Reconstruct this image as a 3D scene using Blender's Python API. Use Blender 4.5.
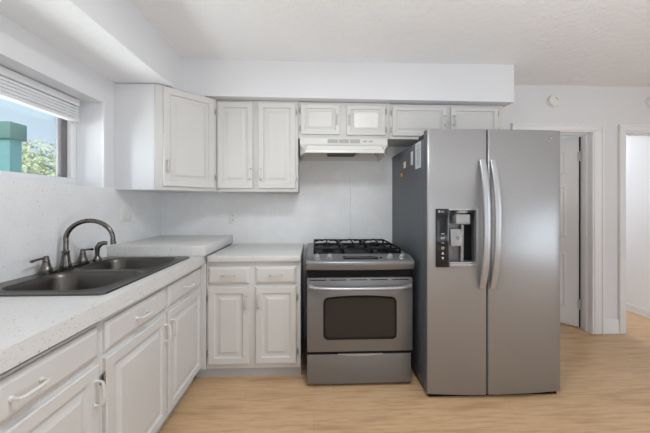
import bpy, bmesh, math, random
from mathutils import Vector, Matrix
random.seed(7)
for o in list(bpy.data.objects): bpy.data.objects.remove(o)
SC = bpy.context.scene; C = SC.collection
PI = math.pi

# ------------------------------------------------------------------ camera
cam = bpy.data.objects.new('camera', bpy.data.cameras.new('camera')); C.objects.link(cam)
cam.data.sensor_width = 36; cam.data.lens = 36*295/650
cam.data.shift_y = -12.5/650; cam.data.clip_start = .02
cam.location = (0, 0, 1.30); cam.rotation_euler = (PI/2, 0, -math.atan(11/295))
SC.camera = cam

# ------------------------------------------------------------------ world, sun, lights, exposure
W = bpy.data.worlds.new('sky'); SC.world = W; W.use_nodes = True
wn = W.node_tree.nodes; wl = W.node_tree.links; wn.clear()
wo = wn.new('ShaderNodeOutputWorld'); wb = wn.new('ShaderNodeBackground')
wtc = wn.new('ShaderNodeTexCoord'); wns = wn.new('ShaderNodeTexNoise'); wr = wn.new('ShaderNodeValToRGB')
wns.inputs['Scale'].default_value = 3.0; wns.inputs['Detail'].default_value = 5
wr.color_ramp.elements[0].position = .40; wr.color_ramp.elements[0].color = (.62, .77, .92, 1)
wr.color_ramp.elements[1].position = .75; wr.color_ramp.elements[1].color = (.85, .92, 1, 1)
wl.new(wtc.outputs['Generated'], wns.inputs['Vector']); wl.new(wns.outputs['Fac'], wr.inputs['Fac'])
wl.new(wr.outputs['Color'], wb.inputs['Color']); wl.new(wb.outputs[0], wo.inputs[0])
wb.inputs['Strength'].default_value = 1.1

def light(name, kind, loc, rot, energy, size=None, color=(1, 1, 1), **k):
    l = bpy.data.lights.new(name, kind); l.energy = energy; l.color = color
    if kind == 'AREA':
        l.shape = 'RECTANGLE'; l.size, l.size_y = size
    for a, b in k.items(): setattr(l, a, b)
    o = bpy.data.objects.new(name, l); C.objects.link(o); o.location = loc; o.rotation_euler = rot
    return o
light('sun', 'SUN', (0, -5, 8), (math.radians(48), 0, math.radians(12)), 4.0, color=(1, .97, .93), angle=.02)
# daylight through the patio door (right wall) and the kitchen window, one ceiling lamp, plus added unseen fills
light('patio_daylight', 'AREA', (4.72, -1.1, 1.25), (0, PI/2, 0), 56, (1.9, 2.2), (.82, .915, 1))
light('rear_fill', 'AREA', (.9, -3.62, 1.45), (PI/2, 0, 0), 13, (2.3, 1.3), (.86, .935, 1))  # added fill from an unseen opening, lifts the surfaces facing the camera
o = light('kitchen_window_daylight', 'AREA', (-2.7, .15, 1.85), (0, 0, 0), 85, (1.2, 1.2), (.90, .955, 1))
o.rotation_euler = Vector((.72, .69, -.05)).to_track_quat('-Z', 'Y').to_euler()
o = light('sunlit_ground_bounce', 'AREA', (-3.0, 1.3, .2), (0, 0, 0), 300, (1.8, 3.2), (.95, .98, 1))
o.rotation_euler = Vector((.6, 0, .8)).to_track_quat('-Z', 'Y').to_euler()
light('room_up_fill', 'AREA', (1.4, -.4, .85), (PI, 0, 0), 50, (3.2, 2.2), (.82, .915, 1))  # added upward fill to brighten ceiling and soffits, no actual lamp there
light('kitchen_ceiling_lamp', 'AREA', (.25, .95, 2.465), (0, 0, 0), 22, (.4, .4), (.90, .955, 1))
light('hall_fill', 'AREA', (2.35, 4.2, 2.43), (0, 0, 0), 11, (.4, .4), (.92, .965, 1))  # added unseen fill that lights the room beyond the open door
light('side_hall_fill', 'AREA', (3.43, 4.3, 2.43), (0, 0, 0), 18, (.4, .4), (.96, .98, 1))  # added unseen fill to brighten the side hall wall

VS = SC.view_settings
VS.view_transform = 'Standard'; VS.look = 'None'; VS.gamma = 1; VS.use_curve_mapping = False
VS.exposure = -0.10
try: SC.cycles.use_denoising = True
except Exception: pass
SC.cycles.max_bounces = 10; SC.cycles.diffuse_bounces = 6; SC.cycles.glossy_bounces = 5

# ------------------------------------------------------------------ materials
def srgb(r, g, b):
    f = lambda c: (c/255/12.92) if c/255 <= .04045 else ((c/255+.055)/1.055)**2.4
    return (f(r), f(g), f(b), 1)
class N:
    def __init__(s, name):
        s.m = bpy.data.materials.new(name); s.m.use_nodes = True
        s.nt = s.m.node_tree; s.n = s.nt.nodes; s.l = s.nt.links
        s.b = s.n['Principled BSDF']; s.tc = s.n.new('ShaderNodeTexCoord')
    def set(s, **k):
        for a, v in k.items(): s.b.inputs[a.replace('_', ' ')].default_value = v
        return s
    def noise(s, scale, detail=3, stretch=None, rough=.5, co='Object'):
        t = s.n.new('ShaderNodeTexNoise'); t.inputs['Scale'].default_value = scale
        t.inputs['Detail'].default_value = detail; t.inputs['Roughness'].default_value = rough
        if stretch:
            mp = s.n.new('ShaderNodeMapping'); mp.inputs['Scale'].default_value = stretch
            s.l.new(s.tc.outputs[co], mp.inputs['Vector']); s.l.new(mp.outputs[0], t.inputs['Vector'])
        else: s.l.new(s.tc.outputs[co], t.inputs['Vector'])
        return t.outputs['Fac']
    def ramp(s, fac, stops):
        r = s.n.new('ShaderNodeValToRGB'); e = r.color_ramp.elements
        while len(e) < len(stops): e.new(.5)
        for i, (p, c) in enumerate(stops): e[i].position = p; e[i].color = c
        s.l.new(fac, r.inputs['Fac']); return r.outputs['Color']
    def mix(s, fac, a, b, mode='MIX'):
        x = s.n.new('ShaderNodeMix'); x.data_type = 'RGBA'; x.blend_type = mode
        for sock, v in ((x.inputs[0], fac), (x.inputs[6], a), (x.inputs[7], b)):
            if hasattr(v, 'links'): s.l.new(v, sock)
            else: sock.default_value = v
        return x.outputs[2]
    def color(s, sock): s.l.new(sock, s.b.inputs['Base Color']); return s
    def bump(s, h, strength=.2, dist=.002):
        b = s.n.new('ShaderNodeBump'); b.inputs['Strength'].default_value = strength; b.inputs['Distance'].default_value = dist
        s.l.new(h, b.inputs['Height']); s.l.new(b.outputs[0], s.b.inputs['Normal']); return s

def paint(name, rgb, rough=.5, nscale=60, var=.012, bump=.08):
    k = N(name); c = srgb(*rgb); lo = tuple(max(0, v*(1-var*2)) for v in c[:3])+(1,)
    k.color(k.ramp(k.noise(4, 4), [(.3, lo), (.7, c)])).set(Roughness=rough)
    return k.bump(k.noise(nscale, 3), bump, .002).m
M = {}
M['wall'] = paint('wall_paint', (222, 222, 224), .75, 120, .006, .12)
M['wall_far'] = paint('far_wall_paint', (236, 237, 239), .75, 120, .006, .12)
M['trim'] = paint('trim_paint', (232, 232, 232), .4, 40, .008, .04)
M['cab'] = paint('cabinet_paint', (208, 206, 203), .38, 30, .015, .10)
M['cab_side'] = paint('cabinet_side_paint', (219, 219, 221), .42, 30, .01, .10)
M['kick'] = paint('kick_paint', (190, 191, 192), .6, 30, .04, .1)
M['pull'] = paint('painted_pull', (214, 212, 208), .3, 90, .04, .2)
M['ivory'] = paint('ivory_plastic', (226, 225, 221), .35, 30, .005, .02)
M['hood'] = paint('hood_enamel', (216, 214, 209), .25, 20, .006, .02)
k = N('ceiling_texture'); k.set(Roughness=.85)
k.color(k.ramp(k.noise(2, 3), [(.3, srgb(236, 236, 237)), (.7, srgb(239, 239, 240))]))
h1 = k.ramp(k.noise(22, 4, rough=.6), [(.47, (0, 0, 0, 1)), (.56, (1, 1, 1, 1))])
M['ceil'] = k.bump(h1, .42, .004).m
def speckle(name, base, dark, tan, amt):
    k = N(name); k.set(Roughness=.36)
    a = k.ramp(k.noise(130, 2, rough=.7), [(.64-amt, (0, 0, 0, 1)), (.69-amt, (1, 1, 1, 1))])
    b = k.ramp(k.noise(75, 3, rough=.7), [(.66-amt, (0, 0, 0, 1)), (.70-amt, (1, 1, 1, 1))])
    base2 = k.ramp(k.noise(9, 4), [(.3, tuple(v*.95 for v in srgb(*base)[:3])+(1,)), (.65, srgb(*base))])
    k.color(k.mix(b, k.mix(a, base2, srgb(*tan)), srgb(*dark)))
    return k.bump(k.noise(160, 2), .12, .001).m
M['counter'] = speckle('speckled_laminate', (212, 211, 209), (160, 157, 152), (188, 186, 182), .02)
M['splash'] = speckle('speckled_wall_panel', (232, 232, 232), (150, 147, 143), (205, 203, 200), -.005)
# oak floor: planks run along x
k = N('oak_planks'); k.set(Roughness=.42)
mp = k.n.new('ShaderNodeMapping'); k.l.new(k.tc.outputs['Object'], mp.inputs['Vector'])
br = k.n.new('ShaderNodeTexBrick'); k.l.new(mp.outputs[0], br.inputs['Vector'])
br.inputs['Scale'].default_value = 1; br.inputs['Brick Width'].default_value = 1.25; br.inputs['Row Height'].default_value = .185
br.inputs['Mortar Size'].default_value = .0012; br.inputs['Mortar Smooth'].default_value = .2; br.inputs['Bias'].default_value = 0
br.inputs['Color1'].default_value = (.2, .2, .2, 1); br.inputs['Color2'].default_value = (.8, .8, .8, 1); br.inputs['Mortar'].default_value = (.35, .35, .35, 1)
br.offset = .37
grain = k.noise(7, 6, (.7, 7, 1), .62)
fine = k.noise(40, 3, (.5, 8, 1), .6)
g = k.ramp(grain, [(.25, srgb(168, 132, 96)), (.48, srgb(204, 170, 131)), (.72, srgb(222, 190, 152))])
g2 = k.mix(.25, g, k.ramp(fine, [(.3, srgb(168, 130, 92)), (.7, srgb(222, 188, 148))]))
knots = k.ramp(k.noise(2.6, 4, (.8, 5.5, 1)), [(.52, (0, 0, 0, 1)), (.72, (.8, .8, .8, 1))])
g3 = k.mix(knots, g2, srgb(166, 128, 92))
tint = k.mix(.16, g3, k.ramp(br.outputs['Color'], [(0, srgb(170, 132, 92)), (1, srgb(232, 198, 158))]))
sm = k.n.new('ShaderNodeMath'); sm.operation = 'MULTIPLY'; sm.inputs[1].default_value = .45; k.l.new(br.outputs['Fac'], sm.inputs[0])
k.color(k.mix(sm.outputs[0], tint, srgb(140, 104, 72)))
M['floor'] = k.bump(fine, .06, .001).m
def steel(name, rgb, rough, stretch, var=.06, metal=1.0):
    k = N(name); c = srgb(*rgb)
    k.color(k.ramp(k.noise(6, 4, stretch), [(.3, tuple(v*(1-var) for v in c[:3])+(1,)), (.7, c)])).set(Metallic=metal)
    r = k.n.new('ShaderNodeMapRange'); k.l.new(k.noise(8, 4, stretch), r.inputs[0])
    r.inputs[3].default_value = rough-.04; r.inputs[4].default_value = rough+.05; k.l.new(r.outputs[0], k.b.inputs['Roughness'])
    return k.m
M['steel'] = steel('brushed_steel_door', (156, 155, 155), .33, (2, 2, 60), .05, .5)
M['range_steel'] = steel('brushed_range_steel', (128, 127, 127), .32, (2, 2, 60), .06, .5)
M['handle_steel'] = steel('handle_steel', (176, 176, 177), .36, (20, 20, 1), .05, .6)
M['nickel'] = steel('brushed_nickel', (116, 112, 108), .26, (4, 4, 4))
M['bolt'] = steel('hinge_metal', (170, 168, 164), .4, (4, 4, 4))
M['pull_metal'] = steel('pull_metal', (205, 203, 199), .35, (4, 4, 4), .04, .6)
def plain(name, rgb, rough=.4, metal=0, spec=None):
    k = N(name); c = srgb(*rgb)
    k.color(k.ramp(k.noise(12, 3), [(.3, tuple(v*.92 for v in c[:3])+(1,)), (.7, c)])).set(Roughness=rough, Metallic=metal)
    if spec is not None: k.b.inputs['Specular IOR Level'].default_value = spec
    return k.m
M['hinge_white'] = plain('hinge_paint', (205, 204, 202), .4)
M['black'] = plain('black_enamel', (9, 9, 10), .45, 0, .2)
M['iron'] = plain('cast_iron', (13, 13, 14), .6, 0, .25)
M['gasket'] = plain('black_rubber', (22, 22, 23), .6)
M['fridge_side'] = plain('charcoal_fridge_side', (86, 90, 95), .45)
M['sink'] = steel('graphite_sink', (98, 95, 92), .30, (3, 3, 3), .1)
M['display'] = plain('display_glass', (20, 20, 22), .12)
M['oven_glass'] = plain('oven_glass', (36, 34, 33), .2)
M['icon'] = plain('icon_print', (190, 190, 190), .5)
M['recess'] = plain('dispenser_grey', (120, 120, 122), .35, .6)
M['paddle'] = plain('paddle_grey', (150, 149, 148), .35, .3)
M['dark_gap'] = plain('dark_filter', (48, 46, 44), .5, .5)
M['vent'] = plain('vent_grey', (150, 149, 146), .5)
M['orange'] = plain('orange_enamel', (214, 140, 72), .4)
M['cream'] = plain('cream_card', (222, 200, 176), .5)
M['paper'] = plain('paper', (205, 208, 210), .7)
M['print'] = plain('printed_ink', (120, 122, 126), .7)
M['blind'] = paint('blind_vinyl', (226, 226, 227), .5, 30, .01, .03)
M['sash'] = plain('grey_sash', (120, 116, 116), .5)
M['teal'] = plain('teal_cladding', (112, 158, 162), .7)
M['teal_roof'] = plain('green_cornice', (98, 132, 126), .7)
M['pale'] = plain('pale_cladding', (150, 190, 205), .7)
M['bark'] = plain('bark', (96, 78, 60), .8)
M['lawn'] = plain('dry_lawn', (170, 175, 150), .9)
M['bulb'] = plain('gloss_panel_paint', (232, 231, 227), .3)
k = N('leaf'); k.set(Roughness=.6)
k.color(k.ramp(k.noise(5, 3), [(.3, srgb(150, 165, 125)), (.5, srgb(196, 204, 168)), (.7, srgb(222, 226, 200))])); M['leaf'] = k.m
m = bpy.data.materials.new('window_glass'); m.use_nodes = True; nt = m.node_tree; nt.nodes.clear()
o_ = nt.nodes.new('ShaderNodeOutputMaterial'); t_ = nt.nodes.new('ShaderNodeBsdfTransparent'); g_ = nt.nodes.new('ShaderNodeBsdfGlossy')
x_ = nt.nodes.new('ShaderNodeMixShader'); f_ = nt.nodes.new('ShaderNodeFresnel'); f_.inputs[0].default_value = 1.25; g_.inputs['Roughness'].default_value = .02
t_.inputs[0].default_value = (.96, .98, .98, 1)
nt.links.new(f_.outputs[0], x_.inputs[0]); nt.links.new(t_.outputs[0], x_.inputs[1]); nt.links.new(g_.outputs[0], x_.inputs[2]); nt.links.new(x_.outputs[0], o_.inputs[0])
M['glass'] = m

# ------------------------------------------------------------------ mesh helpers
def obj(name, bm, mat, parent=None, smooth=35):
    me = bpy.data.meshes.new(name)
    bmesh.ops.recalc_face_normals(bm, faces=bm.faces); bm.to_mesh(me); bm.free()
    o = bpy.data.objects.new(name, me); C.objects.link(o); me.materials.append(M[mat])
    if smooth:
        for p in me.polygons: p.use_smooth = True
        me.set_sharp_from_angle(angle=math.radians(smooth))
    if parent: o.parent = parent
    return o
def thing(name, label, cat, loc=(0, 0, 0), rot=0, group=None):
    o = bpy.data.objects.new(name, None); C.objects.link(o); o.location = loc; o.rotation_euler = (0, 0, rot)
    o.empty_display_size = .05
    return tag(o, label, cat, group)
def tag(o, label, cat, group=None):
    o['label'] = label; o['category'] = cat
    if group: o['group'] = group
    return o
def struct(name, bm, mat, parent=None, label=None):
    o = obj(name, bm, mat, parent)
    if not parent:
        o['kind'] = 'structure'
        if label: o['label'] = label
    return o
B = bmesh.new
def box(bm, x0, x1, y0, y1, z0, z1, bev=0, seg=2, mtx=None):
    if x1 < x0: x0, x1 = x1, x0
    vs = [bm.verts.new((x, y, z)) for x in (x0, x1) for y in (y0, y1) for z in (z0, z1)]
    q = [(0, 1, 3, 2), (4, 6, 7, 5), (0, 4, 5, 1), (2, 3, 7, 6), (0, 2, 6, 4), (1, 5, 7, 3)]
    fs = [bm.faces.new([vs[i] for i in f]) for f in q]
    if mtx is not None: bmesh.ops.transform(bm, matrix=mtx, verts=vs)
    if bev:
        es = list({e for f in fs for e in f.edges})
        bmesh.ops.bevel(bm, geom=es, offset=bev, segments=seg, affect='EDGES', profile=.5)
    return bm
def boxes(*bs, bev=0):
    bm = B()
    for b in bs: box(bm, *b, bev=bev)
    return bm
def prism(bm, pts, axis, a0, a1):
    """pts: 2D outline in the plane normal to axis ('x': (y,z), 'y': (x,z), 'z': (x,y))"""
    f = {'x': lambda p, a: (a, p[0], p[1]), 'y': lambda p, a: (p[0], a, p[1]), 'z': lambda p, a: (p[0], p[1], a)}[axis]
    v0 = [bm.verts.new(f(p, a0)) for p in pts]; v1 = [bm.verts.new(f(p, a1)) for p in pts]
    bm.faces.new(v0); bm.faces.new(v1[::-1]); n = len(pts)
    for i in range(n): bm.faces.new((v0[i], v1[i], v1[(i+1) % n], v0[(i+1) % n]))
    return bm
def tube(bm, pts, r, n=10, flat=None, up=None):
    """sweep a circle (or ellipse r x flat) along pts; r may be a list"""
    pts = [Vector(p) for p in pts]; rs = r if isinstance(r, (list, tuple)) else [r]*len(pts)
    ring = []; prev = None
    for i, p in enumerate(pts):
        t = (pts[min(i+1, len(pts)-1)]-pts[max(i-1, 0)]).normalized()
        if prev is None:
            u = Vector(up) if up else (Vector((0, 0, 1)) if abs(t.z) < .9 else Vector((1, 0, 0)))
        else: u = prev
        a = (u - t*u.dot(t)).normalized(); b = t.cross(a); prev = a
        fr = rs[i] if flat is None else flat
        ring.append([bm.verts.new(p + a*math.cos(2*PI*j/n)*rs[i] + b*math.sin(2*PI*j/n)*fr) for j in range(n)])
    for i in range(len(ring)-1):
        for j in range(n): bm.faces.new((ring[i][j], ring[i][(j+1) % n], ring[i+1][(j+1) % n], ring[i+1][j]))
    bm.faces.new(ring[0][::-1]); bm.faces.new(ring[-1]); return bm
def ribbon(bm, pts, hw, ht, wdir):
    """sweep a softened rectangle: half width hw along wdir, half thickness ht"""
    pts = [Vector(p) for p in pts]; w = Vector(wdir); ring = []
    c = min(hw, ht)*.45
    sec = [(-hw+c, -ht), (hw-c, -ht), (hw, -ht+c), (hw, ht-c), (hw-c, ht), (-hw+c, ht), (-hw, ht-c), (-hw, -ht+c)]
    for i, p in enumerate(pts):
        t = (pts[min(i+1, len(pts)-1)]-pts[max(i-1, 0)]).normalized(); nrm = t.cross(w).normalized()
        ring.append([bm.verts.new(p + w*a + nrm*b) for a, b in sec])
    n = 8
    for i in range(len(ring)-1):
        for j in range(n): bm.faces.new((ring[i][j], ring[i][(j+1) % n], ring[i+1][(j+1) % n], ring[i+1][j]))
    bm.faces.new(ring[0][::-1]); bm.faces.new(ring[-1]); return bm
def lathe(bm, prof, mtx=None, n=24):
    ring = []; new = []
    for r, z in prof:
        r = max(r, 1e-4)
        vs = [bm.verts.new((r*math.cos(2*PI*j/n), r*math.sin(2*PI*j/n), z)) for j in range(n)]; ring.append(vs); new += vs
    for i in range(len(ring)-1):
        for j in range(n): bm.faces.new((ring[i][j], ring[i][(j+1) % n], ring[i+1][(j+1) % n], ring[i+1][j]))
    bm.faces.new(ring[0][::-1]); bm.faces.new(ring[-1])
    if mtx is not None: bmesh.ops.transform(bm, matrix=mtx, verts=new)
    return bm
def T(x, y, z, rx=0, ry=0, rz=0):
    return Matrix.Translation((x, y, z)) @ Matrix.Rotation(rz, 4, 'Z') @ Matrix.Rotation(ry, 4, 'Y') @ Matrix.Rotation(rx, 4, 'X')
def panel(bm, x0, x1, z0, z1, y, rings):
    """moulded panel facing -y: rings = [(inset, height towards -y)]"""
    rr = []
    for ins, h in rings:
        rr.append([bm.verts.new(p) for p in ((x0+ins, y-h, z0+ins), (x1-ins, y-h, z0+ins), (x1-ins, y-h, z1-ins), (x0+ins, y-h, z1-ins))])
    for a, b in zip(rr, rr[1:]):
        for j in range(4): bm.faces.new((a[j], a[(j+1) % 4], b[(j+1) % 4], b[j]))
    bm.faces.new(rr[-1]); bm.faces.new(rr[0][::-1]); return bm
def rrect(x0, x1, z0, z1, r, n=5):
    p = []
    for cx, cz, a0 in ((x1-r, z1-r, 0), (x0+r, z1-r, PI/2), (x0+r, z0+r, PI), (x1-r, z0+r, 1.5*PI)):
        for i in range(n+1):
            a = a0 + PI/2*i/n; p.append((cx+r*math.cos(a), cz+r*math.sin(a)))
    return p

def ringxz(bm, x, y, z, r0, r1, n=20, a0=0, a1=2*PI):
    vs = []
    for i in range(n+1):
        a = a0+(a1-a0)*i/n
        vs.append([bm.verts.new((x+r*math.cos(a), yy, z+r*math.sin(a))) for r in (r0, r1) for yy in (y, y+.002)])
    for a, b in zip(vs, vs[1:]):
        for f in ((0, 1, 3, 2),): pass
        bm.faces.new((a[0], b[0], b[2], a[2])); bm.faces.new((a[1], b[1], b[3], a[3])); bm.faces.new((a[0], b[0], b[1], a[1])); bm.faces.new((a[2], b[2], b[3], a[3]))

# ------------------------------------------------------------------ room constants
L, D, CZ = -1.46, 2.86, 2.485       # left wall, back wall, ceiling
RX, RY = 4.6, -3.5                 # right wall, wall behind the camera
WT = .12

# ------------------------------------------------------------------ shell
struct('floor', boxes((-1.75, RX+.12, RY-.12, 5.6, -.08, 0)), 'floor')
struct('ceiling', boxes((-1.75, RX+.12, RY-.12, 5.6, CZ, CZ+.12)), 'ceil')
NY0, NY1, NZ0, NZ1 = .78, 2.09, 1.413, 2.002      # window niche
OX = -1.74                                           # outside face of the left wall
struct('wall_left', boxes((OX, L, RY-.12, 5.6, 0, NZ0), (OX, L, RY-.12, 5.6, NZ1, CZ), (OX, L, RY-.12, NY0, NZ0, NZ1), (OX, L, NY1, 5.6, NZ0, NZ1)), 'wall')
D1a, D1b, D2a, D2b, DH = 2.05, 2.80, 3.117, 3.79, 2.033
struct('wall_back', boxes((L, D1a, D, D+WT, 0, CZ), (D1a, D1b, D, D+WT, DH, CZ), (D1b, D2a, D, D+WT, 0, CZ), (D2a, D2b, D, D+WT, DH, CZ), (D2b, RX, D, D+WT, 0, CZ)), 'wall')
struct('wall_right', boxes((RX, RX+.12, RY-.12, -2.2, 0, CZ), (RX, RX+.12, 0, 5.6, 0, CZ), (RX, RX+.12, -2.2, 0, 2.1, CZ), (RX, RX+.12, -2.2, 0, 0, .08)), 'wall')
struct('wall_front', boxes((L, -.3, RY-.12, RY, 0, CZ), (2.1, RX, RY-.12, RY, 0, CZ), (-.3, 2.1, RY-.12, RY, 0, .8), (-.3, 2.1, RY-.12, RY, 2.2, CZ)), 'wall')
struct('wall_hall_end', boxes((1.3, RX, 5.45, 5.6, 0, CZ)), 'wall_far')
struct('wall_hall_left', boxes((1.2, 1.3, D+WT, 5.6, 0, CZ)), 'wall_far')
struct('wall_hall_middle', boxes((2.93, 3.03, D+WT, 5.45, 0, CZ)), 'wall_far')
struct('wall_hall_right', boxes((3.83, 3.93, D+WT, 5.45, 0, CZ)), 'wall_far')
bm = boxes((3.815, 3.83, D+WT, 5.45, 0, .085)); box(bm, 3.805, 3.83, D+WT, 5.45, 0, .02)
struct('baseboard_hall', bm, 'trim')
# soffits
SX, SY = -1.07, 2.45
bm = boxes((L, SX, RY, D, 2.194, CZ))
struct('ceiling_bulkhead_left', bm, 'wall')
struct('ceiling_bulkhead_underside', boxes((L, SX, RY, D, 2.188, 2.194)), 'ceil')
bm = B(); prism(bm, [(SX, 2.187), (1.702, 2.168), (1.702, CZ), (SX, CZ)], 'y', SY, D)
struct('ceiling_bulkhead_back', bm, 'wall')
# speckled wall panels
struct('trim_1', boxes((L, L+.008, .5, D, .90, NZ0), (L, L+.008, NY1+.002, D, NZ0, 1.42)), 'splash', label='speckled backsplash panel on left wall')
struct('trim_2', boxes((L+.008, .355, D-.008, D, .86, 1.93), (.357, .78, D-.008, D, .86, 1.93)), 'splash', label='speckled backsplash panel on back wall')
struct('trim_3', boxes((L, L+.012, NY1-.002, NY1+.012, NZ0-.002, NZ1), (L, L+.006, NY0, NY1, NZ0-.006, NZ0+.004)), 'trim')
# door casings
def casing(name, x0, x1, w, top):
    bm = B(); h = top+.062
    for a, b, o0, o1 in ((x0-w, x0, x0-w-.003, x0-w+.017), (x1, x1+w, x1+w-.017, x1+w+.003)):
        box(bm, a, b, D-.018, D-.0005, 0, top, .003); box(bm, o0, o1, D-.026, D-.001, 0, h-.02, .004)
    box(bm, x0-w, x1+w, D-.0185, D-.0005, top+.0005, h, .003)
    box(bm, x0-w-.003, x1+w+.003, D-.0262, D-.001, h-.019, h+.003, .004)
    # jamb lining with a stop
    for a, b in ((x0+.0005, x0+.014), (x1-.014, x1-.0005)): box(bm, a, b, D-.012, D+WT+.01, 0, top-.0145)
    box(bm, x0+.0005, x1-.0005, D-.0125, D+WT+.011, top-.014, top-.0005)
    for a, b in ((x0+.014, x0+.026), (x1-.026, x1-.014)): box(bm, a, b, D+.045, D+.08, 0, top-.027)
    box(bm, x0+.0145, x1-.0145, D+.045, D+.08, top-.026, top-.0145)
    return struct(name, bm, 'trim')
casing('trim_4', D1a, D1b, .092, DH); casing('trim_5', D2a, D2b, .055, DH)
bm = boxes((D1b+.094, D2a-.059, D-.014, D, 0, .135)); box(bm, D1b+.094, D2a-.059, D-.010, D, .13, .15, .004); box(bm, D1b+.094, D2a-.059, D-.026, D, 0, .018, .005)
struct('baseboard_back', bm, 'trim')
# interior door, open into the hall beyond
dr = obj('door_1', B(), 'trim'); dr['kind'] = 'structure'; dr['label'] = 'white panelled interior door standing ajar'
bm = B(); w_, h_ = .72, 2.005
box(bm, 0, w_, 0, .034, .012, h_, .002)
for s in (-1, 1):
    for px0, px1 in ((.10, .325), (.395, .62)):
        for z0, z1 in ((.2, .78), (.95, 1.5), (1.62, 1.88)):
            if s < 0: panel(bm, px0, px1, z0, z1, 0, [(0, -.004), (0, .0), (.012, .006), (.02, .006), (.03, .0), (.05, .004)])
bm.to_mesh(dr.data); bm.free()
dr.location = (2.776, 2.992, 0); dr.rotation_euler = (0, 0, math.radians(132))
# front (towards kitchen) after rotation: mirror so the panels face the kitchen
for v in dr.data.vertices: v.co.y = -v.co.y
dr.data.flip_normals()
for z in (.25, 1.80):
    bm = B(); tube(bm, [(-.008, .012, z-.05), (-.008, .012, z+.05)], .008); box(bm, -.016, .014, .001, .0065, z-.046, z+.046)
    obj('hinge', bm, 'hinge_white', dr)

q = obj('gap_shade_strip', boxes((-.012, -.001, -.030, .004, .012, 2.0)), 'gasket', dr); q['label'] = 'dark strip standing in for the shaded gap along the hinge edge'  # solid dark strip paints the shade of the gap between door and jamb
# ------------------------------------------------------------------ kitchen window
win = obj('window_1', boxes((-1.70, -1.63, NY0, NY1, NZ0, NZ0+.062), (-1.70, -1.63, NY0, NY1, NZ1-.04, NZ1), (-1.70, -1.631, NY0, NY0+.045, NZ0+.0625, NZ1-.0405), (-1.70, -1.631, NY1-.045, NY1-.001, NZ0+.0625, NZ1-.0405), bev=.003), 'trim')
win['kind'] = 'structure'; win['label'] = 'white framed sliding window in the deep niche above the sink'
obj('sash', boxes((-1.690, -1.655, NY1-.095, NY1-.046, NZ0+.063, NZ1-.041), (-1.690, -1.655, 1.36, 1.40, NZ0+.063, NZ1-.041), bev=.002), 'sash', win)
obj('pane', boxes((-1.676, -1.672, NY0+.04, NY1-.06, NZ0+.05, NZ1-.03)), 'glass', win)
bl = thing('window_blind', 'white slatted blind gathered at the top of the kitchen window', 'blind', (-1.60, 1.41, NZ1))
obj('headrail', boxes((-.026, .030, -.62, .63, -.050, -.006), bev=.004), 'blind', bl)
bm = B()
for i in range(4):
    z = -.066-i*.0185
    vs = [(-.024, z-.0065), (0, z+.0005), (.026, z-.0060), (.027, z+.0075), (0, z+.0120), (-.024, z+.0055)]
    prism(bm, vs, 'y', -.615, .622)
obj('slats', bm, 'blind', bl)
obj('bottom_rail', boxes((-.026, .030, -.62, .63, -.152, -.132), bev=.005), 'blind', bl)
for y in (-.4, .0, .52): obj('ladder_cord', tube(B(), [(.028, y, -.05), (.0285, y, -.135)], .0018, 6), 'blind', bl)

# ------------------------------------------------------------------ outside
o = struct('ground', boxes((-40, OX-.02, -20, 40, -.6, -.5)), 'lawn')
tb = thing('outbuilding', 'teal clad outbuilding with a flat cornice seen through the window', 'building', (-7, 6.22, -.5))
obj('wall', boxes((-2.2, .95, -.12, .12, 0, 3.2)), 'teal', tb)
obj('cornice', boxes((-2.3, 1.0, -.17, .19, 3.10, 3.44), bev=.02), 'teal_roof', tb)
w = obj('window', boxes((-.2, .7, -.14, -.11, 1.9, 2.9)), 'pale', tb)
tr = thing('tree', 'leafy pale green tree seen through the window', 'tree', (-9.5, 10.3, -.5))
bm = B(); tube(bm, [(0, 0, 0), (.05, .02, 1.4), (0, 0, 2.4)], [.16, .12, .08], 10); obj('trunk', bm, 'bark', tr)
bm = B()
for i in range(9000):
    d = Vector((random.gauss(0, 1), random.gauss(0, 1), random.gauss(0, 1))).normalized()*random.uniform(.5, 1)**.5
    lump = 1+.16*math.sin(5*d.x+1)+.13*math.sin(6*d.y)+.12*math.sin(7*d.z)
    p = Vector((d.x*1.9*lump, d.y*1.9*lump, 2.35+d.z*1.35*lump)); s = random.uniform(.03, .065)
    a = Vector((random.gauss(0, 1), random.gauss(0, 1), random.gauss(0, 1))).normalized(); b = a.orthogonal().normalized()
    bm.faces.new([bm.verts.new(q) for q in (p+a*s*1.5, p+b*s*.6, p-a*s*1.5, p-b*s*.6)])
obj('crown', bm, 'leaf', tr, smooth=0)

# ------------------------------------------------------------------ cabinets
DOOR = [(0, 0), (0, .014), (.004, .019), (.044, .019), (.047, .0125), (.050, .0085), (.060, .0075), (.066, .0085), (.088, .0175), (.090, .019)]
DOOR_SMALL = [(0, 0), (0, .014), (.004, .019), (.034, .019), (.037, .0125), (.039, .0085), (.046, .0075), (.050, .0085), (.064, .0175), (.066, .0185)]
DRAWER = [(0, 0), (0, .010), (.006, .014), (.013, .0165), (.017, .0195)]
def pull_bm(length=.1, out=.03):
    """arched pull along local x, standing out towards -y"""
    bm = B(); h = length/2; n = 12
    pts = [(-h, 0, 0), (-h, -.012, 0)] + [(-h*math.cos(PI*i/n), -.014-out*.55*math.sin(PI*i/n)**.4, 0) for i in range(1, n)] + [(h, -.012, 0), (h, 0, 0)]
    rs = [.0045]*2 + [.0038+.0022*abs(math.sin(PI*i/n)) for i in range(1, n)] + [.0045]*2
    tube(bm, pts, rs, 8)
    for s in (-1, 1): lathe(bm, [(.0085, 0), (.0085, .003), (.006, .006)], T(s*h, 0, 0, PI/2), 12)
    return bm
PULL = 'pull'
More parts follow.
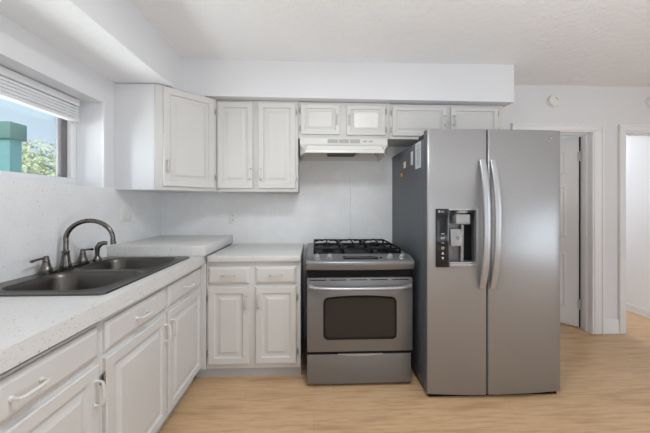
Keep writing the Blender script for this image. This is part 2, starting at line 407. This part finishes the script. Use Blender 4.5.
def pull(parent, x, y, z, vertical, length=.09):
    o = obj('handle', pull_bm(length), PULL, parent); o.location = (x, y, z)
    if vertical: o.rotation_euler = (0, PI/2, 0)
    return o
def hinge(parent, x, y, z):
    bm = B(); tube(bm, [(x, y-.012, z-.022), (x, y-.012, z+.022)], .0042, 8)
    for dz in (-.026, .026): tube(bm, [(x, y-.012, z+dz-.003), (x, y-.012, z+dz+.003)], .003, 8)
    box(bm, x-.012, x+.012, y-.006, y-.001, z-.018, z+.018, .001)
    return obj('hinge', bm, 'bolt', parent)
def door(root, x0, x1, z0, z1, hside, hz, hlen=.09, small=False, hinges=True, name='door'):
    bm = panel(B(), x0, x1, z0, z1, 0, DOOR_SMALL if small else DOOR)
    d = obj(name, bm, 'cab', root, 20)
    hx = x1-.022 if hside == 'r' else x0+.022
    pull(d, hx, -.019, hz, True, hlen)
    if hinges:
        ex = x0-.004 if hside == 'r' else x1+.004; m_ = min(.08, (z1-z0)*.2)
        hinge(d, ex, 0, z0+m_); hinge(d, ex, 0, z1-m_)
    return d
def drawer(root, x0, x1, z0, z1, hlen=.088):
    d = obj('drawer', panel(B(), x0, x1, z0, z1, 0, DRAWER), 'cab', root, 20)
    pull(d, (x0+x1)/2, -.0195, (z0+z1)/2, False, hlen); return d
def cabinet(label, loc, rot, w, z0, z1, depth, kick=None, top=False, group=None, name='base_cabinet', kx=0):
    r = thing(name, label, 'cabinet', loc, rot, group)
    obj('face_frame', boxes((0, w, 0, .02, z0, z1), bev=.0015), 'cab', r)
    bm = boxes((0, .016, .02, depth, z0, z1), (w-.016, w, .02, depth, z0, z1), (.016, w-.016, .02, depth, z0, z0+.016), (.016, w-.016, depth-.01, depth, z0, z1))
    if top: box(bm, .016, w-.016, .02, depth-.01, z1-.016, z1)
    obj('carcass', bm, 'cab', r)
    if kick:
        bm = boxes((-kx, w, kick, kick+.016, 0, z0-.001), (0, .016, kick+.016, depth, 0, z0), (w-.016, w, kick+.016, depth, 0, z0))
        obj('toe_kick', bm, 'kick', r)
    return r
# base run along the left wall (local x runs away from the camera)
FX = -.838
def left_base(y0, y1, label, dx0, dx1, hside):
    r = cabinet(label, (FX, y0, 0), PI/2, y1-y0, .088, .840 if y0 < .6 else .860, abs(L-FX)-.012, .05, group='base cabinets')
    drawer(r, dx0-y0, dx1-y0, .715, .832); door(r, dx0-y0, dx1-y0, .112, .690, hside, .59)
    if hside == 'l': obj('corner_filler', boxes((y1-y0-.012, y1-y0+.003, -.046, 0, .088, .865)), 'cab', r)
    return r
left_base(.57, 1.186, 'white base cabinet nearest the camera, cut off by the left edge of the photo', .585, 1.160, 'r')
left_base(1.187, 1.689, 'white base cabinet under the sink, middle one of the left run', 1.200, 1.675, 'r')
left_base(1.690, 2.205, 'white base cabinet at the corner end of the left run, door handle on its left', 1.703, 2.185, 'l')
PULL = 'pull_metal'
# base under the back counter
BY = 2.205
r = cabinet('white double-door base cabinet with two drawers, left of the stove', (-.790, BY, 0), 0, .690, .085, .878, D-BY-.01, .045, group='base cabinets', kx=.095)
ox = .790
for a, b, hs in ((-.775, -.478, 'r'), (-.430, -.131, 'l')):
    drawer(r, a+ox, b+ox, .713, .838, .085); door(r, a+ox, b+ox, .124, .688, hs, .58)
# corner upper cabinet with diagonal door
P0, P1 = (-1.172, 2.212), (-.833, 2.53)
ang = math.atan2(P1[1]-P0[1], P1[0]-P0[0]); fw = math.hypot(P1[0]-P0[0], P1[1]-P0[1])
r = thing('wall_cabinet', 'tall white corner wall cabinet with a diagonal door', 'cabinet', (P0[0], P0[1], 0), ang, 'wall cabinets')
inv = (Matrix.Translation((P0[0], P0[1], 0)) @ Matrix.Rotation(ang, 4, 'Z')).inverted()
bm = B(); e = .010
pp = [(L+.001, 2.212), P0, P1, (P1[0], D-.010), (L+.009, D-.010)]
pl = [inv @ Vector((x, y, 0)) for x, y in pp]
prism(bm, [(p.x, p.y+(.001 if i in (1, 2) else 0)) for i, p in enumerate(pl)], 'z', 1.405, 2.182); obj('carcass', bm, 'cab_side', r)
obj('face_frame', boxes((0, fw, -.019, .0, 1.404, 2.182), bev=.002), 'cab', r)
d = obj('door', panel(B(), .052, .440, 1.432, 2.168, -.019, DOOR), 'cab', r, 20)
pull(d, .078, -.038, 1.585, True); hinge(d, .446, -.019, 1.52); hinge(d, .446, -.019, 2.07)
# uppers on the back wall
UY = 2.53; UD = D-UY-.010
def upper(x0, x1, z0, z1, label): return cabinet(label, (x0, UY, 0), 0, x1-x0, z0, z1, UD, top=True, group='wall cabinets', name='wall_cabinet')
r = upper(-.831, -.136, 1.405, 2.178, 'tall white double-door wall cabinet between the corner cabinet and the hood'); ox = .831
door(r, -.816+ox, -.517+ox, 1.432, 2.160, 'r', 1.552); door(r, -.692+ox, -.46+ox, 1.432, 2.16, 'l', 1.552) if 0 else None
door(r, -.472+ox, -.157+ox, 1.432, 2.160, 'l', 1.552)
r = upper(-.134, .655, 1.862, 2.172, 'short white wall cabinet above the range hood, its right panel glossy'); ox = .134
door(r, -.112+ox, .218+ox, 1.893, 2.150, 'r', 2.02, .08, True)
d = door(r, .279+ox, .612+ox, 1.890, 2.148, 'l', 2.02, .08, True)
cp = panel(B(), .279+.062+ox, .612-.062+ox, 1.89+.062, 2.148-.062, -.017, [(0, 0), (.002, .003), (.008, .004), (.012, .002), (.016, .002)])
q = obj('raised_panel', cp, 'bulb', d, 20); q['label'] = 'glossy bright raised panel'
r = upper(.657, 1.655, 1.862, 2.164, 'short white double-door wall cabinet above the refrigerator'); ox = -.657
door(r, .674+ox, 1.148+ox, 1.886, 2.142, 'r', 2.02, .08, True); door(r, 1.186+ox, 1.604+ox, 1.886, 2.142, 'l', 2.02, .08, True)

# ------------------------------------------------------------------ counters
CT, CB, CF = .93, .866, -.795
def slab_hole(bm, x0, x1, y0, y1, z0, z1, hx0, hx1, hy0, hy1):
    xs = [x0, hx0, hx1, x1]; ys = [y0, hy0, hy1, y1]; V = {}
    for i, x in enumerate(xs):
        for j, y in enumerate(ys):
            for kk, z in enumerate((z0, z1)): V[i, j, kk] = bm.verts.new((x, y, z))
    for i in range(3):
        for j in range(3):
            if (i, j) == (1, 1): continue
            for kk in (0, 1): bm.faces.new([V[i, j, kk], V[i+1, j, kk], V[i+1, j+1, kk], V[i, j+1, kk]])
    for i in range(3):
        bm.faces.new([V[i, 0, 0], V[i+1, 0, 0], V[i+1, 0, 1], V[i, 0, 1]]); bm.faces.new([V[i, 3, 0], V[i+1, 3, 0], V[i+1, 3, 1], V[i, 3, 1]])
        bm.faces.new([V[0, i, 0], V[0, i+1, 0], V[0, i+1, 1], V[0, i, 1]]); bm.faces.new([V[3, i, 0], V[3, i+1, 0], V[3, i+1, 1], V[3, i, 1]])
    for a, b in (((1, 1), (2, 1)), ((2, 1), (2, 2)), ((2, 2), (1, 2)), ((1, 2), (1, 1))):
        bm.faces.new([V[a[0], a[1], 0], V[b[0], b[1], 0], V[b[0], b[1], 1], V[a[0], a[1], 1]])
    return bm
S_X0, S_X1, S_Y0, S_Y1 = -1.440, -.852, 1.225, 2.07     # sink outline
bm = slab_hole(B(), L+.010, CF, .56, D-.010, CB, CT, S_X0+.02, S_X1-.02, S_Y0+.02, S_Y1-.02)
ed = [e for e in bm.edges if all(abs(v.co.x-CF) < 1e-4 for v in e.verts) and abs(e.verts[0].co.z-e.verts[1].co.z) < 1e-4]
bmesh.ops.bevel(bm, geom=ed, offset=.004, segments=2, affect='EDGES')
tag(obj('countertop', bm, 'counter'), 'speckled white countertop along the left wall holding the dark sink', 'countertop', 'countertops')
tag(obj('countertop', boxes((L+.010, -.775, 2.125, D-.010, CT+.001, 1.003), bev=.004), 'counter'), 'raised thick speckled countertop slab in the corner behind the sink', 'countertop', 'countertops')
tag(obj('countertop', boxes((-.774, -.098, 2.172, D-.010, .879, .921), bev=.004), 'counter'), 'short speckled countertop between the raised corner slab and the stove', 'countertop', 'countertops')

# ------------------------------------------------------------------ sink and faucet
sk = thing('kitchen_sink', 'dark graphite double-bowl sink set into the left countertop', 'sink', ((S_X0+S_X1)/2, (S_Y0+S_Y1)/2, CT))
cx, cy = (S_X0+S_X1)/2, (S_Y0+S_Y1)/2
def bowl_sink():
    bm = B(); top = .008
    hs = [(-1.340, -.905, 1.268, 1.620), (-1.340, -.905, 1.672, 2.025)]
    # deck: grid with two holes
    xs = sorted({S_X0, S_X1, -1.335, -.925}); ys = sorted({S_Y0, S_Y1} | {h[2] for h in hs} | {h[3] for h in hs})
    n = 6; r = .085
    outer = rrect(S_X0-cx, S_X1-cx, S_Y0-cy, S_Y1-cy, .025, 4)
    ov = [bm.verts.new((x, y, top)) for x, y in outer]; oe = [bm.edges.new((ov[i], ov[(i+1) % len(ov)])) for i in range(len(ov))]
    ol = [bm.verts.new((x*1.004, y*1.004, .0005)) for x, y in outer]
    for i in range(len(ov)): bm.faces.new((ov[i], ov[(i+1) % len(ov)], ol[(i+1) % len(ov)], ol[i]))
    edges = list(oe)
    for a, b, c, d in hs:
        prev = None
        for ins, z, rr in ((-.012, top, r), (-.007, top+.003, r), (-.001, top+.003, r), (.004, top-.003, r), (.010, top-.02, r), (.020, -.13, .08), (.034, -.162, .07), (.056, -.176, .06), (.085, -.182, .04)):
            pts = rrect(a-cx+ins, b-cx-ins, c-cy+ins, d-cy-ins, rr, n)
            ring = [bm.verts.new((x, y, z)) for x, y in pts]; m = len(ring)
            if prev is None: edges += [bm.edges.new((ring[i], ring[(i+1) % m])) for i in range(m)]
            else:
                for i in range(m): bm.faces.new((prev[i], prev[(i+1) % m], ring[(i+1) % m], ring[i]))
            prev = ring
        bm.faces.new(prev)
    bmesh.ops.triangle_fill(bm, use_beauty=True, use_dissolve=False, edges=edges)
    return bm
obj('basin', bowl_sink(), 'sink', sk, 40)
for yy in (1.444, 1.848):
    bm = lathe(B(), [(.042, -.181), (.042, -.179), (.034, -.178), (.03, -.1815)], T(-1.13-cx, yy-cy, 0)); obj('drain', bm, 'nickel', sk)
FZ = CT+.009; FXc = -1.395
fa = thing('faucet', 'brushed nickel two-handle faucet with a high arched spout', 'faucet', (FXc, 1.712, FZ))
obj('deck_plate', prism(B(), rrect(-.03, .03, -.155, .155, .028, 6), 'z', 0, .012), 'nickel', fa)
bm = lathe(B(), [(.027, .011), (.028, .018), (.024, .03), (.020, .06), (.0175, .085), (.019, .09), (.019, .096), (.0145, .1)])
pts = [(0, 0, .09), (.002, 0, .155)]
R = .118; dx, dy = .985, .17
for i in range(0, 17):
    a = PI - (PI*1.03)*i/16
    pts.append(((R+R*math.cos(a))*dx, (R+R*math.cos(a))*dy, .158+.108*math.sin(a)))
p = Vector(pts[-1]); pts.append(tuple(p+Vector((.004, 0, -.02))))
tube(bm, pts, [.0125]*(len(pts)-4)+[.0115, .0115, .013, .0155], 14, up=(0, 1, 0))
obj('spout', bm, 'nickel', fa)
for s in (-1, 1):
    bm = lathe(B(), [(.026, .011), (.027, .018), (.024, .028), (.0225, .03), (.019, .045), (.015, .06), (.017, .064), (.012, .075), (.0125, .086), (.006, .091)])
    h = obj('handle', bm, 'nickel', fa); h.location = (0, s*.122, 0)
    bm = tube(B(), [(0, 0, .079), (0, s*.03, .081), (0, s*.06, .0785), (0, s*.078, .076), (0, s*.085, .0755)], [.006, .0055, .0062, .0085, .005], 10)
    obj('lever', bm, 'nickel', h)
sp = thing('side_sprayer', 'dark side sprayer standing right of the faucet', 'sprayer', (-1.375, 1.925, FZ))
obj('base', lathe(B(), [(.023, 0), (.024, .008), (.02, .018), (.015, .03)]), 'nickel', sp)
obj('spray_head', tube(B(), [(0, 0, .028), (0, 0, .06), (0, .002, .085), (.012, .008, .105), (.03, .018, .112), (.045, .026, .108)], [.012, .013, .016, .017, .013, .012], 12), 'nickel', sp)

# ------------------------------------------------------------------ outlets
def outlet(label, loc, rot, wide=False):
    r = thing('wall_outlet', label, 'outlet', loc, rot)
    w = .056 if wide else .036
    obj('cover_plate', boxes((-w, w, -.006, 0, -.060, .060), bev=.002), 'ivory', r)
    for x in ((-.024, .024) if wide else (0,)):
        if wide:
            q = obj('rocker_switch', boxes((x-.016, x+.016, -.010, -.005, -.033, .033), bev=.002), 'ivory', r); continue
        for z in (-.021, .021):
            q = obj('socket', prism(B(), rrect(-.017, .017, z-.0145, z+.0145, .008, 4), 'y', -.008, -.005), 'ivory', r)
            obj('slot', boxes((-.0085, -.006, -.0084, -.0075, z-.004, z+.006), (.006, .0085, -.0084, -.0075, z-.004, z+.006), (-.0025, .0025, -.0084, -.0075, z-.011, z-.006)), 'gasket', q)
    return r
outlet('wide white wall plate on the left wall beneath the corner cabinet', (L+.008, 2.333, 1.222), PI/2, True)
outlet('white duplex outlet on the back wall above the short countertop', (-.775, D-.008, 1.172), 0)

# ------------------------------------------------------------------ range hood
hd = thing('range_hood', 'white enamel range hood under the short wall cabinet', 'range hood', (.255, UY, 1.86))
bm = B(); w2 = .375
# flared body: rows of the front outline (y, z, half width)
rows = [(-.022, 0, w2), (-.022, -.052, w2), (-.030, -.058, w2), (-.13, -.118, .322), (-.132, -.142, .322)]
back = UD+.01-.008-.002
pv = None
for y, z, hw in rows:
    line = [bm.verts.new(q) for q in ((-w2, back, z if z > -.06 else z), (-w2, -.016, z), (-hw, y, z), (hw, y, z), (w2, -.016, z), (w2, back, z))]
    if pv:
        for a in range(5): bm.faces.new((pv[a], pv[a+1], line[a+1], line[a]))
    else: bm.faces.new(line)
    pv = line
# inward lip and hollow
lip = [bm.verts.new(q) for q in ((-w2+.014, back-.004, -.142), (-w2+.014, -.01, -.142), (-.31, -.118, -.142), (.31, -.118, -.142), (w2-.014, -.01, -.142), (w2-.014, back-.004, -.142))]
inn = [bm.verts.new((v.co.x, v.co.y, -.085)) for v in lip]
for a in range(5):
    bm.faces.new((pv[a], pv[a+1], lip[a+1], lip[a])); bm.faces.new((lip[a], lip[a+1], inn[a+1], inn[a]))
bm.faces.new((lip[5], lip[0], inn[0], inn[5])); bm.faces.new((pv[5], pv[0], lip[0], lip[5])); bm.faces.new(inn)
obj('housing', bm, 'hood', hd, 25)
for x0 in (-.139, -.044, .052):
    bm = boxes(*[(x0, x0+.086, -.0235, -.021, z, z+.004) for z in (-.041, -.034, -.027, -.020, -.013)]); obj('vent', bm, 'vent', hd)
for x0 in (.165, .215): obj('switch', boxes((x0, x0+.03, -.0245, -.021, -.030, -.020), bev=.001), 'vent', hd)
obj('filter', boxes((-.13, .12, .0, .26, -.112, -.087)), 'dark_gap', hd)
obj('light_lens', boxes((.16, .30, .02, .2, -.1, -.087), bev=.003), 'ivory', hd)

# ------------------------------------------------------------------ gas range
GX0, GX1, GF, GB = -.050, .708, 2.09, 2.845
gr = thing('gas_range', 'stainless gas range with black grates between cabinet and refrigerator', 'stove', ((GX0+GX1)/2, GF, 0))
hw = (GX1-GX0)/2; dp = GB-GF
obj('body', boxes((-hw, hw, .04, dp, .03, .90), (-hw+.03, hw-.03, .05, dp, 0, .03), bev=.002), 'black', gr)
obj('cooktop', boxes((-hw-.004, hw+.004, .065, dp, .898, .925), bev=.006), 'range_steel', gr)
obj('burner_pan', boxes((-hw+.045, hw-.045, .125, dp-.05, .9255, .929), bev=.001), 'black', gr)
# bull-nosed control panel, bowed in plan
bm = B(); prof = [(.10, .926), (.055, .922), (-.020, .905), (-.036, .897), (-.043, .885), (-.042, .872), (-.034, .848), (-.028, .836), (.02, .832), (.10, .832)]
n = 16; pv = None
for i in range(n+1):
    u = -1+2*i/n; x = u*(hw+.004); bow = .022*(u*u)
    ring = [bm.verts.new((x, y+(bow if y < .05 else 0), z)) for y, z in prof]
    if pv:
        for a in range(len(prof)): bm.faces.new((pv[a], pv[(a+1) % len(prof)], ring[(a+1) % len(prof)], ring[a]))
    else: bm.faces.new(ring[::-1])
    pv = ring
bm.faces.new(pv); obj('control_panel', bm, 'range_steel', gr, 50)
tilt = math.atan2(.017, .075)
q = obj('display', boxes((-.125, .125, -.026, .026, 0, .002), bev=.0005), 'display', gr); q.location = (.005, .016, .9135); q.rotation_euler = (tilt, 0, 0)
for x in (-.305, -.218, .218, .305):
    kb = obj('knob', lathe(B(), [(.023, 0), (.023, .004), (.019, .006), (.0175, .024), (.013, .028)]), 'handle_steel', gr)
    kb.location = (x, .018, .9135); kb.rotation_euler = (tilt+.35, 0, 0)
    obj('indicator', boxes((-.003, .003, -.018, .016, .026, .032), bev=.001), 'handle_steel', kb)
q = obj('button', lathe(B(), [(.009, 0), (.009, .004), (.007, .005)]), 'black', gr); q.location = (.152, .016, .9135); q.rotation_euler = (tilt, 0, 0)
# burners
for x, y, rr in ((-.215, .24, .045), (-.215, .56, .036), (0, .40, .05), (.215, .24, .036), (.215, .56, .045)):
    b_ = obj('burner', lathe(B(), [(rr+.012, .929), (rr+.01, .937), (rr, .938), (rr, .948), (rr*.8, .952)], T(x, y, 0)), 'iron', gr)
# grates, each one mesh of bars
def grate(x0, x1, y0, y1):
    bm = B(); z0, z1 = .955, .968; t = .006
    for y in (y0, y1): box(bm, x0, x1, y-t, y+t, z0, z1, .003)
    for x in (x0, x1): box(bm, x-t, x+t, y0, y1, z0, z1, .003)
    xm = (x0+x1)/2; ym = (y0+y1)/2
    box(bm, x0, x1, ym-t, ym+t, z0, z1, .003)
    for yc in ((y0+ym)/2, (ym+y1)/2):
        for a in range(4):
            c, s = math.cos(a*PI/2), math.sin(a*PI/2)
            ln = (x1-x0)/2 if a % 2 == 0 else (y1-y0)/4
            p0 = Vector((xm+c*ln, yc+s*ln, .962)); p1 = Vector((xm+c*.028, yc+s*.028, .972))
            tube(bm, [p0, (p0+p1)/2+Vector((0, 0, .008)), p1], .006, 6)
    for x in (x0, x1):
        for y in (y0, ym, y1): box(bm, x-.007, x+.007, y-.007, y+.007, .929, z0+.002)
    return bm
for x0, x1 in ((-.325, -.112), (-.105, .105), (.112, .325)): obj('grate', grate(x0, x1, .135, .69), 'iron', gr)
# recess behind panel, oven door, drawer
obj('vent_strip', boxes((-hw+.01, hw-.01, .006, .04, .778, .834)), 'black', gr)
od = obj('oven_door', boxes((-hw+.001, hw-.001, -.002, .038, .250, .776), bev=.006), 'range_steel', gr)
def arch(x0, x1, z0, z1, r, rise, n=16):
    p = rrect(x0, x1, z0, z1, r, 5)
    return [(x, z + (rise*(1-((x-(x0+x1)/2)/((x1-x0)/2))**2) if z > (z0+z1)/2 else 0)) for x, z in
            [(x1, z0+r)] and (p[:6] + [(x1-r-(x1-x0-2*r)*i/n, z1) for i in range(1, n)] + p[6:])]
xo = -.329
obj('window_trim', prism(B(), arch(.066+xo, .590+xo, .338, .634, .035, .016), 'y', -.005, .02), 'black', od)
obj('window', prism(B(), arch(.080+xo, .576+xo, .352, .622, .028, .014), 'y', -.0062, .01), 'oven_glass', od)
obj('vent', boxes(*[(a, a+.118, -.0035, 0, .758, .764) for a in (-.362, -.216, -.070, .076, .230)]), 'black', od)
bm = B(); pts = []
for i in range(25):
    u = -1+2*i/24; x = u*.352; pts.append((x, -.058+.045*abs(u)**6, .716-.004*(1-u*u)))
tube(bm, pts, .0125, 12, flat=.015)
for s in (-1, 1): box(bm, s*.352-.014, s*.352+.014, -.02, .0, .703, .729, .004)
obj('handle', bm, 'handle_steel', od)
dw = obj('storage_drawer', boxes((-hw+.001, hw-.012, -.001, .038, .022, .232), bev=.006), 'range_steel', gr)
bm = B(); prism(bm, [(-.16+.32*i/12, .232+.012*math.sin(PI*i/12)*-1) for i in range(13)] + [(.16, .236), (-.16, .236)], 'y', -.006, .002); obj('finger_lip', bm, 'handle_steel', dw)
obj('gap', boxes((-hw+.004, hw-.004, .004, .039, .232, .250)), 'black', gr)

# ------------------------------------------------------------------ refrigerator
RX0, RXM, RX1, RF, RB, RT = .756, 1.157, 1.682, 1.942, 2.845, 1.799
rf = thing('refrigerator', 'stainless side-by-side refrigerator with in-door water dispenser', 'refrigerator', ((RX0+RX1)/2, RF, 0))
rc = (RX0+RX1)/2; rw = (RX1-RX0)/2; bd = RB-RF
obj('body', boxes((-rw+.004, rw-.004, .085, bd, .03, 1.755), bev=.004), 'fridge_side', rf)
obj('base_grille', boxes((-rw+.02, rw-.02, .02, .10, .0, .030)), 'black', rf)
obj('gasket', boxes((-rw+.012, RXM-rc-.006, .068, .085, .05, 1.76), (RXM-rc+.006, rw-.012, .068, .085, .05, 1.76)), 'gasket', rf)
for x in (-rw+.055, rw-.055): obj('hinge_cover', boxes((x-.045, x+.045, .03, .20, 1.755, 1.79), bev=.006), 'gasket', rf)
def fy(x):                                   # bowed door fronts (local y)
    return .024*(x/rw)**2 - .018
def fdoor(x0, x1, z0, z1, hole=None):
    bm = B(); n = 14; e = .012
    xs = [x0, x0+.002, x0+.006, x0+e] + [x0+e+(x1-x0-2*e)*i/n for i in range(1, n)] + [x1-e, x1-.006, x1-.002, x1]
    off = lambda x: (lambda d: 0 if d >= e else e-math.sqrt(max(0, e*e-(e-d)**2)))(min(x-x0, x1-x))
    zs = [z0, z0+.004, z1-.004, z1]
    if hole: xs = sorted(set(xs) | {hole[0], hole[1]}); zs = [z0, z0+.004, hole[2], hole[3], z1-.004, z1]
    zo = [.004]+[0]*(len(zs)-2)+[.004]
    V = [[bm.verts.new((x, fy(x)+off(x)+zo[j], z)) for j, z in enumerate(zs)] for x in xs]
    Bk = [[bm.verts.new((x, .066, z)) for z in zs] for x in xs]
    inh = lambda i, j: hole and xs[i] >= hole[0]-1e-6 and xs[i+1] <= hole[1]+1e-6 and zs[j] >= hole[2]-1e-6 and zs[j+1] <= hole[3]+1e-6
    for i in range(len(xs)-1):
        for j in range(len(zs)-1):
            if not inh(i, j): bm.faces.new((V[i][j], V[i+1][j], V[i+1][j+1], V[i][j+1]))
            bm.faces.new((Bk[i][j], Bk[i+1][j], Bk[i+1][j+1], Bk[i][j+1]))
    for i in range(len(xs)-1):
        for j in (0, len(zs)-1): bm.faces.new((V[i][j], V[i+1][j], Bk[i+1][j], Bk[i][j]))
    for j in range(len(zs)-1):
        for i in (0, len(xs)-1): bm.faces.new((V[i][j], V[i][j+1], Bk[i][j+1], Bk[i][j]))
    return bm
lx0, lx1, rx0, rx1 = -rw, RXM-rc-.004, RXM-rc+.004, rw
DX0, DXS, DX1, DZ0, DZ1 = .812-rc, .895-rc, 1.094-rc, .880, 1.268
ld = obj('door', fdoor(lx0, lx1, .026, RT, (DX0+.004, DX1-.004, DZ0+.004, DZ1-.004)), 'steel', rf, 50)
rd = obj('door', fdoor(rx0, rx1, .026, RT), 'steel', rf, 50)
for dd in (ld, rd):                              # charcoal flanks, steel faces
    dd.data.materials.append(M['fridge_side'])
    for p in dd.data.polygons:
        if abs(p.normal.x) > .95 and p.center.y > .012: p.material_index = 1
yd = fy((DX0+DX1)/2)
# dispenser: frame, recess, panel
bm = boxes((DX0, DXS, yd-.006, yd+.04, DZ0, DZ1), bev=.002); p_ = obj('dispenser_panel', bm, 'display', ld)
bm = B()
box(bm, DXS, DX1, yd-.006, yd+.02, DZ1-.010, DZ1, .002); box(bm, DX1-.012, DX1, yd-.008, yd+.03, DZ0, DZ1, .002); 
obj('dispenser_frame', bm, 'handle_steel', ld)
bm = B()
for a in ((DXS, DX1, .052, .058, DZ0, DZ1), (DX1-.006, DX1, yd, .055, DZ0, DZ1), (DXS, DXS+.004, yd, .055, DZ0, DZ1), (DXS, DX1, yd, .055, DZ1-.006, DZ1), (DXS, DX1, yd, .055, DZ0, DZ0+.004)): box(bm, *a)
obj('dispenser_recess', bm, 'recess', ld)
obj('dispenser_recess_panel', boxes((DXS+.125, DX1-.012, .046, .053, DZ0+.035, DZ1-.03)), 'black', ld)
bm = boxes((DXS+.004, DX1-.008, yd-.012, .05, DZ0+.004, DZ0+.022), bev=.004); box(bm, DXS+.004, DX1-.01, yd-.010, yd+.006, DZ0+.022, DZ0+.034, .003); obj('drip_tray', bm, 'handle_steel', ld)
obj('dispenser_spout', boxes((DXS+.045, DXS+.142, yd-.014, .05, 1.165, 1.232), bev=.006), 'paddle', ld)
bm = lathe(B(), [(.04, 0), (.042, .012), (.03, .02)], T(DXS+.095, yd+.02, 1.24)); obj('dispenser_nozzle', bm, 'paddle', ld)
bm = boxes((-.043, .043, -.006, .006, -.058, .058), bev=.006); q = obj('dispenser_paddle', bm, 'paddle', ld); q.location = (DXS+.060, yd+.012, 1.075); q.rotation_euler = (-.1, 0, .05)
bm = B(); ringxz(bm, .006, -.0072, -.002, .008, .011); obj('paddle_mark', bm, 'gasket', ld).location = q.location
bm = B(); tube(bm, [(DXS+.115, .04, .90), (DXS+.115, .035, 1.16)], .012, 10); obj('dispenser_rod', bm, 'handle_steel', ld)
yi = yd-.0068; xc = (DX0+DXS)/2
for z, w_ in ((1.103, .020), (1.078, .026), (1.070, .026), (1.042, .018)): obj('control_icon', boxes((xc-w_/2, xc+w_/2, yi, yi+.002, z-.0016, z+.0016)), 'icon', ld)
bm = B(); ringxz(bm, xc, yi, 1.008, .006, .0095); obj('control_icon', bm, 'icon', ld)
obj('control_icon', prism(B(), [(xc-.010, .966), (xc+.010, .966), (xc, .984)], 'y', yi, yi+.002), 'icon', ld)
obj('control_icon', prism(B(), [(xc-.010, .948), (xc+.010, .948), (xc, .930)], 'y', yi, yi+.002), 'icon', ld)
def text_mesh(name, s, size, loc, mat, parent, ext=.0005):
    cu = bpy.data.curves.new(name+'_c', 'FONT'); cu.body = s; cu.size = size; cu.extrude = ext; cu.align_x = 'LEFT'
    t = bpy.data.objects.new(name+'_c', cu); C.objects.link(t)
    bpy.context.view_layer.update()
    me = bpy.data.meshes.new_from_object(t.evaluated_get(bpy.context.evaluated_depsgraph_get()))
    bpy.data.objects.remove(t); me.materials.clear(); me.materials.append(M[mat])
    o = bpy.data.objects.new(name, me); C.objects.link(o); o.parent = parent; o.location = loc; o.rotation_euler = (PI/2, 0, 0)
    return o
bm = B(); ringxz(bm, DX0+.018, yi, 1.250, .005, .0075, 18, PI*.1, PI*1.95); box(bm, DX0+.0165, DX0+.0180, yi, yi+.002, 1.2475, 1.254); box(bm, DX0+.0165, DX0+.022, yi, yi+.002, 1.2465, 1.248)
obj('logo', bm, 'icon', ld)
text_mesh('lettering', 'LG', .018, (DX0+.029, yi+.0005, 1.2438), 'icon', ld)
# badge on the right door
bx = 1.596-rc; by = fy(bx)-.0015
bm = lathe(B(), [(.0185, 0), (.0185, .002), (.017, .0026)], T(bx, by+.002, 1.748, PI/2)); bd_ = obj('badge', bm, 'steel', rd)
bm = B(); ringxz(bm, bx, by-.0012, 1.748, .010, .0125, 22, PI*.1, PI*1.9); box(bm, bx-.002, bx, by-.0012, by, 1.733, 1.744); box(bm, bx-.002, bx+.006, by-.0012, by, 1.731, 1.733); box(bm, bx-.007, bx-.005, by-.0012, by, 1.741, 1.744)
obj('badge_mark', bm, 'gasket', rd)
# bowed strap handles
for dr_, x in ((ld, 1.116-rc), (rd, 1.188-rc)):
    s = -1 if dr_ is ld else 1
    bm = B(); pts = []; n = 26
    for i in range(n+1):
        u = -1+2*i/n; z = 1.166+.424*u
        pts.append((x, fy(x)-.008-.056*(1-abs(u)**2.4), z))
    ribbon(bm, pts, .0215, .009, (1, 0, 0))
    for z in (.752, 1.58): box(bm, x-.015, x+.015, fy(x)-.012, fy(x)+.006, z-.012, z+.016, .003)
    obj('handle', bm, 'handle_steel', dr_, 50)

# things stuck to the side of the refrigerator
sx = RX0+.003
o = tag(obj('fridge_magnet', lathe(B(), [(.020, 0), (.020, .004), (.016, .007)], T(sx, 2.521, 1.55, 0, -PI/2)), 'orange'), 'round orange magnet on the dark side of the refrigerator', 'magnet')
o = tag(obj('fridge_magnet', boxes((sx-.005, sx, 2.410, 2.463, 1.600, 1.652), bev=.002), 'cream'), 'square cream magnet on the dark side of the refrigerator', 'magnet')
o = tag(obj('fridge_magnet', boxes((sx-.004, sx, 2.236, 2.280, 1.602, 1.705), bev=.001), 'paper'), 'small narrow white card on the dark side of the refrigerator', 'magnet')
o = tag(obj('notice_sheet', boxes((sx-.003, sx, 2.068, 2.178, 1.560, 1.748)), 'paper'), 'large white printed sheet on the dark side of the refrigerator', 'paper')
bm = B()
for i in range(11): box(bm, sx-.0036, sx-.0029, 2.082, 2.165-random.uniform(0, .03), 1.728-i*.0145, 1.732-i*.0145)
obj('print_lines', bm, 'print', o)

# ------------------------------------------------------------------ smoke detectors
def detector(label, x, z):
    r = thing('smoke_detector', label, 'smoke detector', (x, D, z))
    obj('mount', lathe(B(), [(.066, 0), (.066, .006), (.063, .009)], T(0, 0, 0, PI/2), 32), 'ivory', r)
    obj('cover', lathe(B(), [(.058, .008), (.058, .018), (.054, .024), (.040, .027)], T(0, 0, 0, PI/2), 32), 'ivory', r)
    obj('test_button', lathe(B(), [(.008, .026), (.008, .0285)], T(.014, 0, .022, PI/2), 12), 'vent', r)
    obj('indicator', lathe(B(), [(.006, .025), (.006, .028)], T(.030, 0, .008, PI/2), 12), 'vent', r)
detector('round white smoke detector on the wall above the half-open door', 2.386, 2.328)
detector('round white smoke detector cut off by the right edge of the photo', 3.410, 2.325)
